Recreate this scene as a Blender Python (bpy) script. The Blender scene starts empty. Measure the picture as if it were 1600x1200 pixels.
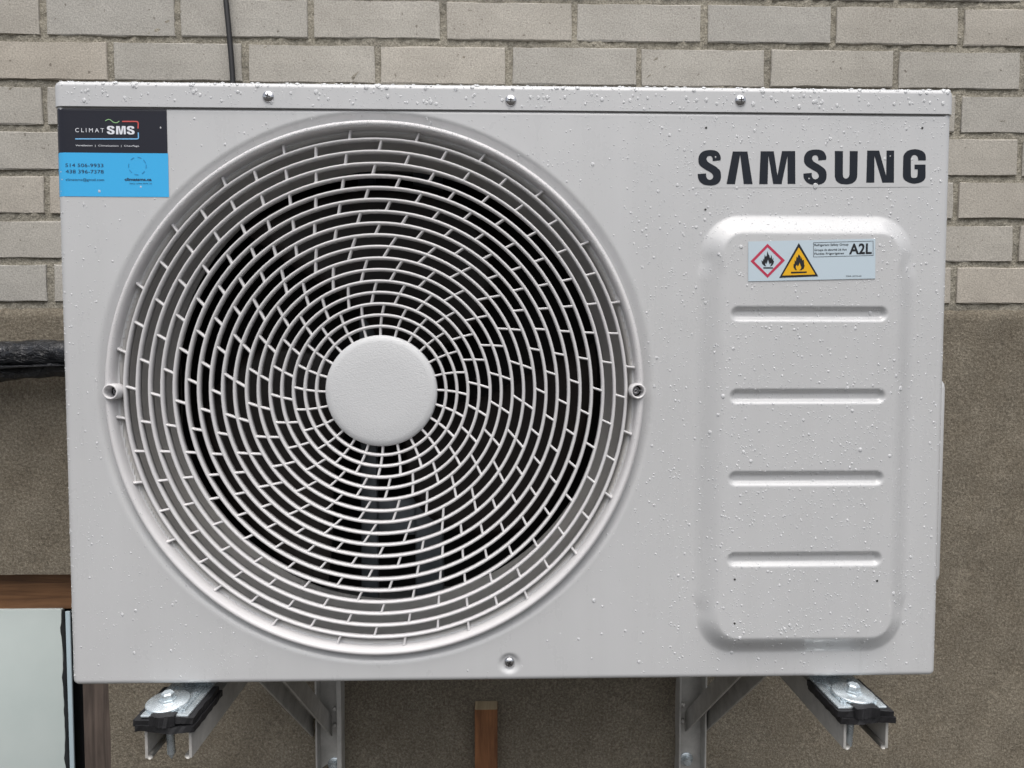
import bpy, bmesh, math, random
import numpy as np
from mathutils import Vector, Matrix
from mathutils.geometry import tessellate_polygon

# ------------------------------------------------------------------ camera, sky, sun, exposure
SC = bpy.context.scene
COL = SC.collection
cam_data = bpy.data.cameras.new('camera')
cam_data.sensor_fit = 'HORIZONTAL'; cam_data.sensor_width = 36.0
cam_data.lens = 24.97; cam_data.clip_start = 0.02; cam_data.clip_end = 400
cam = bpy.data.objects.new('camera', cam_data); COL.objects.link(cam)
PITCH, YAW, ROLL = 0.0472, 0.0253, 0.0005
fwd = Vector((math.sin(YAW)*math.cos(PITCH), math.cos(YAW)*math.cos(PITCH), -math.sin(PITCH)))
rgt = Vector((math.cos(YAW), -math.sin(YAW), 0)); upv = rgt.cross(fwd)
r2 = rgt*math.cos(ROLL) + upv*math.sin(ROLL); u2 = upv*math.cos(ROLL) - rgt*math.sin(ROLL)
m3 = Matrix((r2, u2, -fwd)).transposed()
cam.matrix_world = Matrix.Translation((0, -1.1238, 1.45)) @ m3.to_4x4()
SC.camera = cam

SUN_EL, SUN_AZ = math.radians(66), math.radians(180)      # overcast: the brighter part of the sky is behind the camera
world = bpy.data.worlds.new('World'); SC.world = world; world.use_nodes = True
wn, wl = world.node_tree.nodes, world.node_tree.links
wn.clear()
sky = wn.new('ShaderNodeTexSky'); sky.sky_type = 'NISHITA'; sky.sun_disc = False
sky.sun_elevation = SUN_EL; sky.sun_rotation = SUN_AZ
sky.air_density = 1.0; sky.dust_density = 6.0; sky.ozone_density = 0.6
hs = wn.new('ShaderNodeHueSaturation'); hs.inputs['Saturation'].default_value = 0.46
bg = wn.new('ShaderNodeBackground'); bg.inputs['Strength'].default_value = 0.105
wo = wn.new('ShaderNodeOutputWorld')
wl.new(sky.outputs[0], hs.inputs['Color']); wl.new(hs.outputs[0], bg.inputs['Color']); wl.new(bg.outputs[0], wo.inputs['Surface'])
sun_d = bpy.data.lights.new('sun', 'SUN'); sun_d.energy = 1.5; sun_d.angle = math.radians(80); sun_d.color = (1, .99, .975)
sun = bpy.data.objects.new('sun', sun_d); COL.objects.link(sun)
sdir = Vector((0.10*math.cos(SUN_EL), -math.cos(SUN_EL), math.sin(SUN_EL)))
sun.rotation_euler = sdir.to_track_quat('Z', 'Y').to_euler(); sun.location = (0, -4, 6)
SC.view_settings.view_transform = 'Standard'; SC.view_settings.look = 'None'
SC.view_settings.gamma = 1.0; SC.view_settings.use_curve_mapping = False
SC.view_settings.exposure = 0.50
random.seed(7); RNG = np.random.default_rng(11)

# ------------------------------------------------------------------ helpers
def tag(o, label=None, cat=None, group=None, kind=None):
    if label: o['label'] = label
    if cat: o['category'] = cat
    if group: o['group'] = group
    if kind: o['kind'] = kind
    return o
def link(o, parent=None):
    COL.objects.link(o)
    if parent is not None: o.parent = parent
    return o
def empty(name, loc):
    o = bpy.data.objects.new(name, None); o.empty_display_size = .05; o.location = loc
    return link(o)
def mesh_np(name, verts, faces, smooth=False):
    me = bpy.data.meshes.new(name)
    me.from_pydata([tuple(v) for v in verts], [], [tuple(f) for f in faces]); me.update()
    if smooth: me.polygons.foreach_set('use_smooth', [True]*len(me.polygons))
    return me
def quads_np(name, V, Q, smooth=True):
    me = bpy.data.meshes.new(name)
    V = np.asarray(V, np.float32); Q = np.asarray(Q, np.int32)
    n, k = Q.shape
    me.vertices.add(len(V)); me.vertices.foreach_set('co', V.ravel())
    me.loops.add(n*k); me.loops.foreach_set('vertex_index', Q.ravel())
    me.polygons.add(n); me.polygons.foreach_set('loop_start', np.arange(0, n*k, k, dtype=np.int32))
    try: me.polygons.foreach_set('loop_total', np.full(n, k, np.int32))
    except Exception: pass
    me.polygons.foreach_set('use_smooth', np.full(n, smooth))
    me.update(calc_edges=True); me.validate()
    return me
def obj(name, me, mat=None, parent=None):
    if mat is not None and len(me.materials) == 0: me.materials.append(mat)
    return link(bpy.data.objects.new(name, me), parent)
def bm_mesh(name, bm, smooth=False):
    bmesh.ops.recalc_face_normals(bm, faces=bm.faces)
    me = bpy.data.meshes.new(name); bm.to_mesh(me); bm.free()
    if smooth: me.polygons.foreach_set('use_smooth', [True]*len(me.polygons))
    return me
def bm_box(bm, a, b):
    r = bmesh.ops.create_cube(bm, size=1.0)
    for v in r['verts']:
        v.co = Vector([(a[i]+b[i])/2 + v.co[i]*(b[i]-a[i]) for i in range(3)])
    return r['verts']
def box_mesh(name, a, b, bev=0.0, seg=2):
    bm = bmesh.new(); bm_box(bm, a, b)
    if bev: bmesh.ops.bevel(bm, geom=bm.edges[:], offset=bev, segments=seg, profile=.5, affect='EDGES')
    return bm_mesh(name, bm, smooth=bool(bev))
def wnorm(o):
    o.data.set_sharp_from_angle(angle=math.radians(40))
    m = o.modifiers.new('weighted_normal', 'WEIGHTED_NORMAL'); m.keep_sharp = True; m.weight = 80
    return o
def lathe(name, prof, seg=96, c=(0, 0), axis='Y', closed=False, smooth=True):
    # prof: (radius, depth along the axis)
    n = len(prof); V = []; F = []
    for i in range(seg):
        a = 2*math.pi*i/seg; ca, sa = math.cos(a), math.sin(a)
        for r, d in prof:
            V.append((c[0]+r*ca, d, c[1]+r*sa) if axis == 'Y' else (c[0]+r*ca, c[1]+r*sa, d))
    m = n if closed else n-1
    for i in range(seg):
        j = (i+1) % seg
        for k in range(m):
            k2 = (k+1) % n
            F.append((i*n+k, i*n+k2, j*n+k2, j*n+k))
    bm = bmesh.new(); bvs = [bm.verts.new(v) for v in V]
    for f in F:
        try: bm.faces.new([bvs[q] for q in f])
        except ValueError: pass
    bmesh.ops.remove_doubles(bm, verts=bm.verts, dist=1e-6)
    return bm_mesh(name, bm, smooth)
def tube(name, path, rad, seg=12, cap=True, wob=None):
    V = []; F = []; P = [Vector(p) for p in path]; n = len(P)
    for i, p in enumerate(P):
        t = (P[min(i+1, n-1)]-P[max(i-1, 0)]).normalized()
        ref = Vector((0, 0, 1)) if abs(t.z) < .9 else Vector((0, 1, 0))
        a = t.cross(ref).normalized(); b = a.cross(t).normalized()
        r = rad[i] if hasattr(rad, '__len__') else rad
        for k in range(seg):
            an = 2*math.pi*k/seg; rr = r*(1+(wob(i, an) if wob else 0))
            V.append(p + a*math.cos(an)*rr + b*math.sin(an)*rr)
    for i in range(n-1):
        for k in range(seg):
            k2 = (k+1) % seg; F.append((i*seg+k, i*seg+k2, (i+1)*seg+k2, (i+1)*seg+k))
    if cap:
        F.append(tuple(range(seg))); F.append(tuple(range((n-1)*seg, n*seg))[::-1])
    return mesh_np(name, V, F, True)
def poly_mesh(name, loops, y):
    # flat print: filled outline(s) in the x-z plane at depth y; loops[1:] are holes
    pts = [[Vector((x, z, 0)) for x, z in L] for L in loops]
    tris = tessellate_polygon(pts); flat = [p for L in pts for p in L]
    V = [(p.x, y(p.x, p.y) if callable(y) else y, p.y) for p in flat]
    bm = bmesh.new(); vs = [bm.verts.new(v) for v in V]
    for t in tris:
        try: bm.faces.new([vs[i] for i in t])
        except ValueError: pass
    for f in bm.faces:
        f.normal_update()
        if f.normal.y > 0: f.normal_flip()
    me = bpy.data.meshes.new(name); bm.to_mesh(me); bm.free()
    return me
def text_mesh(name, s, x0, x1, z0, z1, y, offset=0.0, shear=0.0):
    cu = bpy.data.curves.new(name, 'FONT'); cu.body = s; cu.size = 1.0; cu.offset = offset; cu.resolution_u = 3
    tmp = bpy.data.objects.new('tmp', cu); COL.objects.link(tmp)
    dg = bpy.context.evaluated_depsgraph_get(); dg.update()
    me = bpy.data.meshes.new_from_object(tmp.evaluated_get(dg))
    bpy.data.objects.remove(tmp); bpy.data.curves.remove(cu)
    co = np.zeros(len(me.vertices)*3); me.vertices.foreach_get('co', co); co = co.reshape(-1, 3)
    mn, mx = co.min(0), co.max(0)
    X = x0+(co[:, 0]-mn[0])/(mx[0]-mn[0])*(x1-x0); Z = z0+(co[:, 1]-mn[1])/(mx[1]-mn[1])*(z1-z0)+shear*(X-x0)
    Y = np.array([y(a, b) for a, b in zip(X, Z)]) if callable(y) else np.full(len(X), y)
    me.vertices.foreach_set('co', np.stack([X, Y, Z], -1).ravel()); me.update()
    me.name = name
    return me
def stroke(pts, w):
    # outline polygon of a polyline of width w
    P = [Vector(p) for p in pts]; L = []; Rr = []
    for i, p in enumerate(P):
        t = (P[min(i+1, len(P)-1)]-P[max(i-1, 0)]).normalized(); n = Vector((-t.y, t.x))
        L.append(tuple(p+n*w/2)); Rr.append(tuple(p-n*w/2))
    return L + Rr[::-1]

# ------------------------------------------------------------------ materials
def mat(name, base=(.5, .5, .5), rough=.5, metal=0.0, **kw):
    m = bpy.data.materials.new(name); m.use_nodes = True
    b = m.node_tree.nodes['Principled BSDF']
    b.inputs['Base Color'].default_value = (*base, 1); b.inputs['Roughness'].default_value = rough; b.inputs['Metallic'].default_value = metal
    for k, v in kw.items(): b.inputs[k].default_value = v
    return m
class G:
    def __init__(s, m): s.t = m.node_tree; s.n = s.t.nodes; s.b = s.n['Principled BSDF']
    def new(s, kind, **kw):
        x = s.n.new(kind)
        for k, v in kw.items():
            if hasattr(x, k): setattr(x, k, v)
            else: x.inputs[k].default_value = v
        return x
    def l(s, a, b): s.t.links.new(a, b)
    def coord(s, kind='Object', scale=None):
        c = s.new('ShaderNodeTexCoord')
        if scale is None: return c.outputs[kind]
        mp = s.new('ShaderNodeMapping'); mp.inputs['Scale'].default_value = scale; s.l(c.outputs[kind], mp.inputs[0]); return mp.outputs[0]
    def noise(s, co, scale, detail=4, rough=.6, dist=0):
        x = s.new('ShaderNodeTexNoise'); x.inputs['Scale'].default_value = scale; x.inputs['Detail'].default_value = detail
        x.inputs['Roughness'].default_value = rough; x.inputs['Distortion'].default_value = dist; s.l(co, x.inputs['Vector']); return x.outputs[0]
    def ramp(s, fac, stops):
        r = s.new('ShaderNodeValToRGB'); e = r.color_ramp.elements
        while len(e) < len(stops): e.new(.5)
        for k, (p, c) in enumerate(stops):
            e[k].position = p; e[k].color = (*c, 1) if hasattr(c, '__len__') else (c, c, c, 1)
        s.l(fac, r.inputs[0]); return r.outputs[0]
    def mix(s, a, b, fac, mode='MIX'):
        x = s.new('ShaderNodeMix'); x.data_type = 'RGBA'; x.blend_type = mode
        for v, i in ((fac, 0), (a, 6), (b, 7)):
            if hasattr(v, 'is_linked') or hasattr(v, 'links'): s.l(v, x.inputs[i])
            elif hasattr(v, '__len__'): x.inputs[i].default_value = (*v, 1)
            else: x.inputs[i].default_value = v
        return x.outputs[2]
    def bump(s, h, strength, dist=.001, prev=None):
        x = s.new('ShaderNodeBump'); x.inputs['Strength'].default_value = strength; x.inputs['Distance'].default_value = dist
        s.l(h, x.inputs['Height'])
        if prev is not None: s.l(prev, x.inputs['Normal'])
        s.l(x.outputs[0], s.b.inputs['Normal']); return x.outputs[0]
    def color(s, c): s.l(c, s.b.inputs['Base Color'])
    def rough(s, c): s.l(c, s.b.inputs['Roughness'])

def mat_paint():
    m = mat('casing_paint', (.60, .605, .61), .34); g = G(m); co = g.coord()
    g.b.inputs['Coat Weight'].default_value = .5; g.b.inputs['Coat Roughness'].default_value = .07
    n = g.noise(co, 5, 3); st = g.noise(g.coord('Object', (34, 34, 1.5)), 1.0, 4, .6)
    c = g.ramp(n, [(.3, (.535, .542, .550)), (.7, (.562, .568, .574))])
    g.color(g.mix(c, g.ramp(st, [(.3, (.98, .98, .978)), (.7, (1.01, 1.01, 1.012))]), 1.0, 'MULTIPLY'))
    g.rough(g.mix(g.ramp(g.noise(co, 40, 4), [(.3, .26), (.7, .42)]), g.ramp(st, [(.35, .7), (.65, 1.25)]), .8, 'MULTIPLY'))
    b = g.bump(g.noise(co, 7, 2, .4), .12, .004); g.bump(g.noise(co, 900, 2), .05, .0002, b)
    return m
def mat_plastic():
    m = mat('grille_plastic', (.62, .60, .605), .42); g = G(m); co = g.coord()
    g.color(g.ramp(g.noise(co, 14, 4), [(.3, (.60, .592, .598)), (.7, (.645, .637, .642))]))
    g.bump(g.noise(co, 1500, 2), .12, .0003); return m
def mat_hub():
    m = mat('hub_plastic', (.60, .61, .62), .45); g = G(m)
    co = g.coord('Object', (1, 1, 2.2)); b = g.bump(g.noise(co, 620, 2, .5, .4), .5, .0008)
    return m
def mat_brick():
    m = mat('grey_brick', (.36, .32, .275), .9); g = G(m); co = g.coord('Object'); oi = g.new('ShaderNodeObjectInfo')
    ad = g.new('ShaderNodeVectorMath', operation='ADD'); g.l(co, ad.inputs[0])
    cr = g.new('ShaderNodeCombineXYZ'); ml = g.new('ShaderNodeMath', operation='MULTIPLY'); ml.inputs[1].default_value = 37.0
    g.l(oi.outputs['Random'], ml.inputs[0]); g.l(ml.outputs[0], cr.inputs[0]); g.l(ml.outputs[0], cr.inputs[2]); g.l(cr.outputs[0], ad.inputs[1])
    v = ad.outputs[0]
    base = g.ramp(g.noise(v, 9, 5, .6), [(.28, (.365, .347, .310)), (.72, (.445, .427, .386))])
    tint = g.ramp(oi.outputs['Random'], [(0, (.94, .95, .97)), (.5, (1, .99, .98)), (1, (1.05, 1.0, .95))])
    c = g.mix(base, tint, 1.0, 'MULTIPLY')
    grain = g.noise(v, 420, 3, .75)
    c = g.mix(c, g.ramp(grain, [(.3, .62), (.7, 1.32)]), .85, 'MULTIPLY')
    specks = g.ramp(g.noise(v, 105, 2, .5), [(.685, 0.0), (.72, 1.0)])
    c = g.mix(c, (.10, .085, .065), g.mix((0, 0, 0), specks, .65)); 
    g.color(c)
    b = g.bump(g.noise(v, 26, 4, .6), .35, .003); g.bump(grain, .55, .0012, b); return m
def mat_mortar():
    m = mat('sandy_mortar', (.27, .25, .205), .95); g = G(m); co = g.coord()
    gr = g.noise(co, 330, 3, .8); lo = g.noise(co, 6, 4)
    c = g.ramp(gr, [(.3, (.16, .147, .118)), (.52, (.335, .313, .262)), (.75, (.52, .49, .42))])
    c = g.mix(c, g.ramp(lo, [(.3, (.75, .75, .75)), (.7, (1.12, 1.1, 1.05))]), .8, 'MULTIPLY'); g.color(c)
    b = g.bump(g.noise(co, 90, 4, .7), .9, .006); g.bump(gr, .8, .002, b); return m
def mat_concrete():
    m = mat('parged_concrete', (.17, .155, .13), .93); g = G(m); co = g.coord()
    gr = g.noise(co, 260, 4, .85); fine = g.noise(co, 600, 2, .6); lo = g.noise(co, 3.2, 5, .65); mid = g.noise(co, 22, 4, .6)
    c = g.ramp(gr, [(.28, (.075, .063, .047)), (.5, (.190, .168, .131)), (.72, (.37, .335, .27))])
    c = g.mix(c, g.ramp(lo, [(.3, (.80, .79, .77)), (.55, (1, .99, .97)), (.75, (1.22, 1.22, 1.2))]), .9, 'MULTIPLY')
    c = g.mix(c, g.ramp(mid, [(.3, (.85, .82, .78)), (.7, (1.1, 1.1, 1.1))]), .8, 'MULTIPLY')
    c = g.mix(c, g.ramp(fine, [(.3, .7), (.7, 1.3)]), .6, 'MULTIPLY'); g.color(c)
    b = g.bump(mid, .5, .006); g.bump(gr, .9, .003, b); return m
def mat_wood(name, dark, light, scale=(1, 1, 1), rough=.75, axis=0):
    m = mat(name, light, rough); g = G(m); sc = [26, 26, 26]; sc[axis] = 1.6
    co = g.coord('Object', tuple(sc)); n = g.noise(co, 3.0, 6, .65, 1.2); big = g.noise(g.coord(), 9, 3)
    c = g.ramp(n, [(.25, dark), (.6, light), (.85, tuple(x*1.15 for x in light))])
    c = g.mix(c, g.ramp(big, [(.3, .7), (.7, 1.15)]), .8, 'MULTIPLY'); g.color(c); g.bump(n, .4, .002); return m
def mat_metal(name, base, rough, spec=1.0, n1=30):
    m = mat(name, base, rough, 1.0); g = G(m); co = g.coord(); n = g.noise(co, n1, 5, .7)
    g.color(g.ramp(n, [(.3, tuple(x*.72 for x in base)), (.7, tuple(min(1, x*1.12) for x in base))]))
    g.rough(g.ramp(g.noise(co, n1*3, 4), [(.3, rough*.8), (.7, min(1, rough*1.35))])); g.bump(n, .12, .001); return m

M = {}
M['paint'] = mat_paint(); M['plastic'] = mat_plastic(); M['bell'] = mat('bell_mouth_plastic', (.56, .55, .535), .5); M['hub'] = mat_hub()
M['brick'] = mat_brick(); M['mortar'] = mat_mortar(); M['concrete'] = mat_concrete()
M['header'] = mat_wood('stained_wood', (.075, .032, .012), (.235, .115, .05), axis=0, rough=.6)
M['jamb'] = mat_wood('weathered_wood', (.030, .022, .018), (.105, .080, .066), axis=2)
M['stake'] = mat_wood('cedar_stake', (.10, .038, .014), (.27, .115, .045), axis=2)
M['stake_end'] = mat_wood('cedar_end_grain', (.16, .12, .07), (.34, .27, .17), axis=1)
M['alu'] = mat_metal('mill_aluminium', (.52, .51, .485), .55); M['alu'].node_tree.nodes['Principled BSDF'].inputs['Metallic'].default_value = .35
M['zinc'] = mat_metal('zinc_plated_steel', (.70, .77, .81), .25, n1=60); M['zinc'].node_tree.nodes['Principled BSDF'].inputs['Metallic'].default_value = .7
M['screw'] = mat_metal('screw_steel', (.66, .66, .68), .16, n1=80)
M['black'] = mat('shade_black', (.012, .011, .011), .6)  # black standing in for shade inside the casing, holes and joints
M['fan'] = mat('fan_black_plastic', (.015, .011, .0095), .5)
M['coil'] = mat('coil_fins', (.018, .016, .015), .6, .2)
M['motor'] = mat_metal('motor_bracket_steel', (.17, .19, .21), .45); M['motor'].node_tree.nodes['Principled BSDF'].inputs['Metallic'].default_value = .4
M['rubber'] = mat('black_rubber', (.014, .014, .016), .55); _g = G(M['rubber']); _g.bump(_g.noise(_g.coord(), 160, 3), .4, .0015)
M['vinyl'] = mat('black_vinyl_wrap', (.012, .013, .016), .10); _g = G(M['vinyl']); _g.bump(_g.noise(_g.coord('Object', (.5, 1, 1)), 60, 4, .6, 1.8), 1.0, .010)
M['cable'] = mat('cable_sheath', (.012, .012, .013), .4)
M['pane'] = mat('pale_green_board', (.44, .50, .48), .42); _g = G(M['pane'])
_g.color(_g.ramp(_g.noise(_g.coord(), 5, 4), [(.3, (.49, .56, .545)), (.7, (.56, .62, .605))])); _g.b.inputs['Coat Weight'].default_value = .3
M['strip'] = mat('pale_blue_strip', (.42, .52, .57), .35)
M['gasket'] = mat('gasket_and_gap_black', (.012, .014, .016), .6)
M['ink'] = mat('logo_ink', (.010, .014, .022), .5, **{'Specular IOR Level': .25})
M['decal'] = mat('clear_decal', (.635, .64, .625), .22)
M['label'] = mat('pale_blue_label', (.53, .63, .70), .18); M['label'].node_tree.nodes['Principled BSDF'].inputs['Coat Weight'].default_value = .5
M['red'] = mat('label_red', (.50, .035, .085), .3); M['yellow'] = mat('label_yellow', (.80, .44, .01), .3)
M['print'] = mat('label_black', (.012, .013, .016), .3)
M['navy'] = mat('sticker_navy', (.017, .018, .028), .35, **{'Specular IOR Level': .3}); M['cyan'] = mat('sticker_cyan', (.045, .44, .84), .25)
M['white'] = mat('sticker_white', (.78, .80, .86), .3); M['sred'] = mat('sticker_red', (.66, .10, .09), .3)
M['sblue'] = mat('sticker_blue', (.20, .50, .84), .3); M['green'] = mat('sticker_green', (.30, .55, .25), .3)
M['ink2'] = mat('sticker_ink', (.018, .045, .10), .3); M['faint'] = mat('sticker_faint_print', (.02, .25, .52), .3)
M['ground'] = mat('gravel_ground', (.055, .052, .047), .95); _g = G(M['ground']); _g.bump(_g.noise(_g.coord(), 40, 5), .8, .02)
def mat_water():
    m = mat('water', (.95, .965, .98), .06); g = G(m)
    g.b.inputs['Transmission Weight'].default_value = .5; g.b.inputs['IOR'].default_value = 1.33  # white, half-opaque body paints in the drops' bright glints
    return m
M['water'] = mat_water()

# ------------------------------------------------------------------ the setting: ground, brick wall, concrete foundation
gd = obj('ground', mesh_np('ground', [(-40, -60, 0), (40, -60, 0), (40, 20, 0), (-40, 20, 0)], [(0, 1, 2, 3)]), M['ground']); tag(gd, kind='structure')

BL, BH = 0.2032, 0.0676                   # brick module: stretcher length, course height
BZ0 = 1.9309 - 6*BH                       # underside of the lowest course
wall = empty('brick_wall', (0, 0, BZ0))
tag(wall, 'grey beige brick wall above the rough concrete base', 'brick wall')
def brick_mesh(seed):
    r = random.Random(seed); L, H, D = BL-.0098, BH-.0108, .09
    nx, nz = 7, 2; V = []; F = []; idx = {}
    def add(p): V.append(p); return len(V)-1
    ch = .0014
    for j in range(nz+1):
        for i in range(nx+1):
            x = -L/2+ch+(L-2*ch)*i/nx; z = ch+(H-2*ch)*j/nz
            e = (i in (0, nx)) or (j in (0, nz))
            idx[i, j] = add((x+(r.uniform(-.0009, .0009) if e else 0), r.uniform(-.0004, .0004)+(.0003 if e else 0), z+(r.uniform(-.0009, .0009) if e else 0)))
    for j in range(nz):
        for i in range(nx): F.append((idx[i, j], idx[i+1, j], idx[i+1, j+1], idx[i, j+1]))
    ring = [(i, 0) for i in range(nx)]+[(nx, j) for j in range(nz)]+[(i, nz) for i in range(nx, 0, -1)]+[(0, j) for j in range(nz, 0, -1)]
    outer = []; back = []
    for (i, j) in ring:
        x = -L/2 + L*i/nx if i not in (0, nx) else (-L/2 if i == 0 else L/2)
        z = H*j/nz if j not in (0, nz) else (0 if j == 0 else H)
        jx = r.uniform(-.0013, .0005)*(1 if i in (0, nx) else 0); jz = r.uniform(-.0013, .0006)*(1 if j in (0, nz) else 0)
        x += -jx if i == 0 else jx; z += -jz if j == 0 else jz
        outer.append(add((x, ch*1.1, z))); back.append(add((x, D, z)))
    n = len(ring)
    for k in range(n):
        a, b = idx[ring[k]], idx[ring[(k+1) % n]]; o1, o2 = outer[k], outer[(k+1) % n]
        F.append((b, a, o1, o2)); F.append((o2, o1, back[k], back[(k+1) % n]))
    me = mesh_np('brick', V, F); me.materials.append(M['brick'])
    return me
BRICKS = [brick_mesh(s) for s in range(9)]
for c in range(14):                        # courses upward; odd courses start half a brick over
    even = (c % 2 == 0)
    for i in range(-3, 9):
        x = -.5861 + BL*(i+.5) - (BL*.5 if even else 0)
        o = bpy.data.objects.new('brick', BRICKS[random.randrange(9)]); link(o, wall)
        o.location = (x+random.uniform(-.0012, .0012), random.uniform(-.0012, .0012), BH*c+random.uniform(-.0006, .0006))
        if random.random() < .5: o.scale.x = -1; 
# mortar bed: one uneven sheet behind the brick faces
nx, nz = 330, 160; xs = np.linspace(-1.2, 1.25, nx); zs = np.linspace(-.0135, BH*14, nz)
X, Z = np.meshgrid(xs, zs); Y = .0040 + RNG.normal(0, .0011, X.shape) + .0012*np.sin(X*31+Z*17)*np.sin(Z*53-X*9)
I = np.arange(nx*nz).reshape(nz, nx)
Q = np.stack([I[:-1, :-1], I[:-1, 1:], I[1:, 1:], I[1:, :-1]], -1).reshape(-1, 4)
mo = obj('mortar', quads_np('mortar', np.stack([X, Y, Z], -1).reshape(-1, 3), Q), M['mortar'], wall); mo['kind'] = 'stuff'
# black block as shade in an upright mortarless joint, beside the casing's right edge
obj('open_joint_shade', box_mesh('open_joint_shade', (.7185, .0005, .001), (.7275, .03, .057)), M['black'], wall)

# foundation: rough parged concrete with an opening for the basement window
FT = BZ0 - .0100
found = empty('foundation_wall', (0, 0, 0)); tag(found, 'rough brown grey concrete base under the brick courses', 'concrete wall')
def conc_sheet(name, x0, x1, z0, z1, step=.012):
    nx, nz = max(2, int((x1-x0)/step)), max(2, int((z1-z0)/step))
    xs = np.linspace(x0, x1, nx); zs = np.linspace(z0, z1, nz); X, Z = np.meshgrid(xs, zs)
    return X, Z
def conc_y(X, Z):
    y = -.0035 + .0011*np.sin(X*23+Z*11)*np.sin(Z*37-X*5) + .0008*np.sin(X*71-Z*43)
    t = np.clip((Z-(FT-.012))/.012, 0, 1); return y + .0075*t**2.2
V = []; Qs = []; off = 0
OX0, OX1, OZ0, OZ1 = -1.28, -.612, .55, 1.0975
for x0, x1, z0, z1 in [(-2.2, 2.2, OZ1, FT), (OX1, 2.2, 0, OZ1), (-2.2, OX0, 0, OZ1), (OX0, OX1, 0, OZ0)]:
    nx, nz = max(3, int((x1-x0)/.012)), max(3, int((z1-z0)/.008))
    X, Z = np.meshgrid(np.linspace(x0, x1, nx), np.linspace(z0, z1, nz)); Y = conc_y(X, Z)
    I = np.arange(nx*nz).reshape(nz, nx)+off; off += nx*nz
    V.append(np.stack([X, Y, Z], -1).reshape(-1, 3)); Qs.append(np.stack([I[:-1, :-1], I[:-1, 1:], I[1:, 1:], I[1:, :-1]], -1).reshape(-1, 4))
obj('concrete_face', quads_np('concrete_face', np.concatenate(V), np.concatenate(Qs)), M['concrete'], found)
bm = bmesh.new()                           # reveals of the opening and the ledge on top, behind the face
for a, b in [((OX0-.09, .002, OZ1+.001), (OX1+.09, .19, OZ1+.09)), ((OX1+.001, .002, OZ0), (OX1+.09, .19, OZ1)), ((OX0-.09, .002, OZ0), (OX0-.001, .19, OZ1)), ((OX0-.09, .002, OZ0-.09), (OX1+.09, .19, OZ0-.001)), ((-2.2, .006, FT-.05), (2.2, .19, FT-.001))]:
    bm_box(bm, a, b)
obj('reveal', bm_mesh('reveal', bm), M['concrete'], found)

# ------------------------------------------------------------------ basement window boarded with a pale panel
win = empty('basement_window', (-.95, .02, .55)); WO = Vector((-.95, .02, .55))
tag(win, 'basement window with brown wood frame and pale green board in the concrete base', 'window')
def wpart(name, a, b, m, bev=.0, parent=win):
    return obj(name, box_mesh(name, Vector(a)-WO, Vector(b)-WO, bev), M[m], parent)
wnorm(wpart('header', (-1.28, .027, 1.0305), (-.613, .13, 1.0985), 'header', .003))
wnorm(wpart('jamb', (-.6575, .0025, .55), (-.6125, .12, 1.033), 'jamb', .0025))
wnorm(wpart('jamb', (-1.28, .0025, .55), (-1.235, .12, 1.033), 'jamb', .0025))
wnorm(wpart('sill', (-1.234, .0025, .55), (-.658, .12, .59), 'jamb', .0025))
wpart('board', (-1.232, .022, .591), (-.6985, .032, 1.0325), 'pane', .001)
wpart('gap_shade', (-1.234, .062, .5905), (-.658, .07, 1.033), 'gasket')  # black sheet set deep, painting the gap's shade
bm = bmesh.new(); zz = np.linspace(.591, 1.0325, 60); prev = None        # hand-run bead of black sealant
for z in zz:
    w = .0036+.0012*math.sin(z*90)+.0007*math.sin(z*233+1); cx = -.6948+.0009*math.sin(z*61)
    row = [bm.verts.new(Vector(p)-WO) for p in ((cx-w, .0215, z), (cx-w*.5, .0185, z), (cx+w*.5, .0185, z), (cx+w, .0215, z))]
    if prev:
        for k in range(3): bm.faces.new((prev[k], prev[k+1], row[k+1], row[k]))
    prev = row
obj('sealant_bead', bm_mesh('sealant_bead', bm, True), M['gasket'], win)
wpart('edge_strip', (-.6912, .0195, .591), (-.6838, .0235, 1.0295), 'strip', .001)

# ------------------------------------------------------------------ wooden stake, cable, wrapped refrigerant line
stk = obj('wooden_stake', box_mesh('wooden_stake', (-.0180, -.0165, 0), (.0180, .0120, .887), .0016), M['stake']); stk.location = (-.0128, -.0170, 0); wnorm(stk)
stk.data.materials.append(M['stake_end'])
for p in stk.data.polygons:
    if p.normal.z > .9: p.material_index = 1
tag(stk, 'reddish brown square wooden stake standing between the two metal brackets', 'wooden stake')
cp = [(-.3972-.0092*max(0, (z-1.850)/.135)**1.25+.012*max(0, z-2.05), -.010-.06*max(0, 1.85-z), z) for z in np.linspace(2.42, 1.70, 30)]
cab = obj('power_cable', tube('power_cable', cp, .0042, 10), M['cable']); tag(cab, 'thin black cable hanging down the brick wall behind the casing', 'cable')

line = empty('refrigerant_line', (-.7, -.05, 1.443)); LO = Vector((-.7, -.05, 1.443))
tag(line, 'black vinyl wrapped refrigerant line running along the concrete to the casing', 'refrigerant line')
def wob1(i, a): return .05*math.sin(i*.9+a*2)+.03*math.sin(i*2.3-a*3)+.06*math.cos(a)**2
P = [Vector((-1.35+.011*i, -.047-.0000*i, 1.4445+.0022*math.sin(i*.11)))-LO for i in range(75)]
P += [Vector((-.525+.011*k, -.047-.0075*k, 1.4445))-LO for k in range(1, 14)]
obj('pipe', tube('pipe', P, .0195, 22, wob=wob1), M['vinyl'], line).data.name = 'wrapped_pipe'
def wob2(i, a): return .10*math.sin(i*.7+a*3)+.07*math.sin(i*1.9+a)
P = []
for i in range(80):
    x = -1.35+.011*i; t = min(1, max(0, (x+.80)/.16))
    P.append(Vector((x, -.047, 1.4105+.0135*t*t*(3-2*t)))-LO)
obj('pipe', tube('pipe', P, .0128, 18, wob=wob2), M['vinyl'], line)
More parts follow.
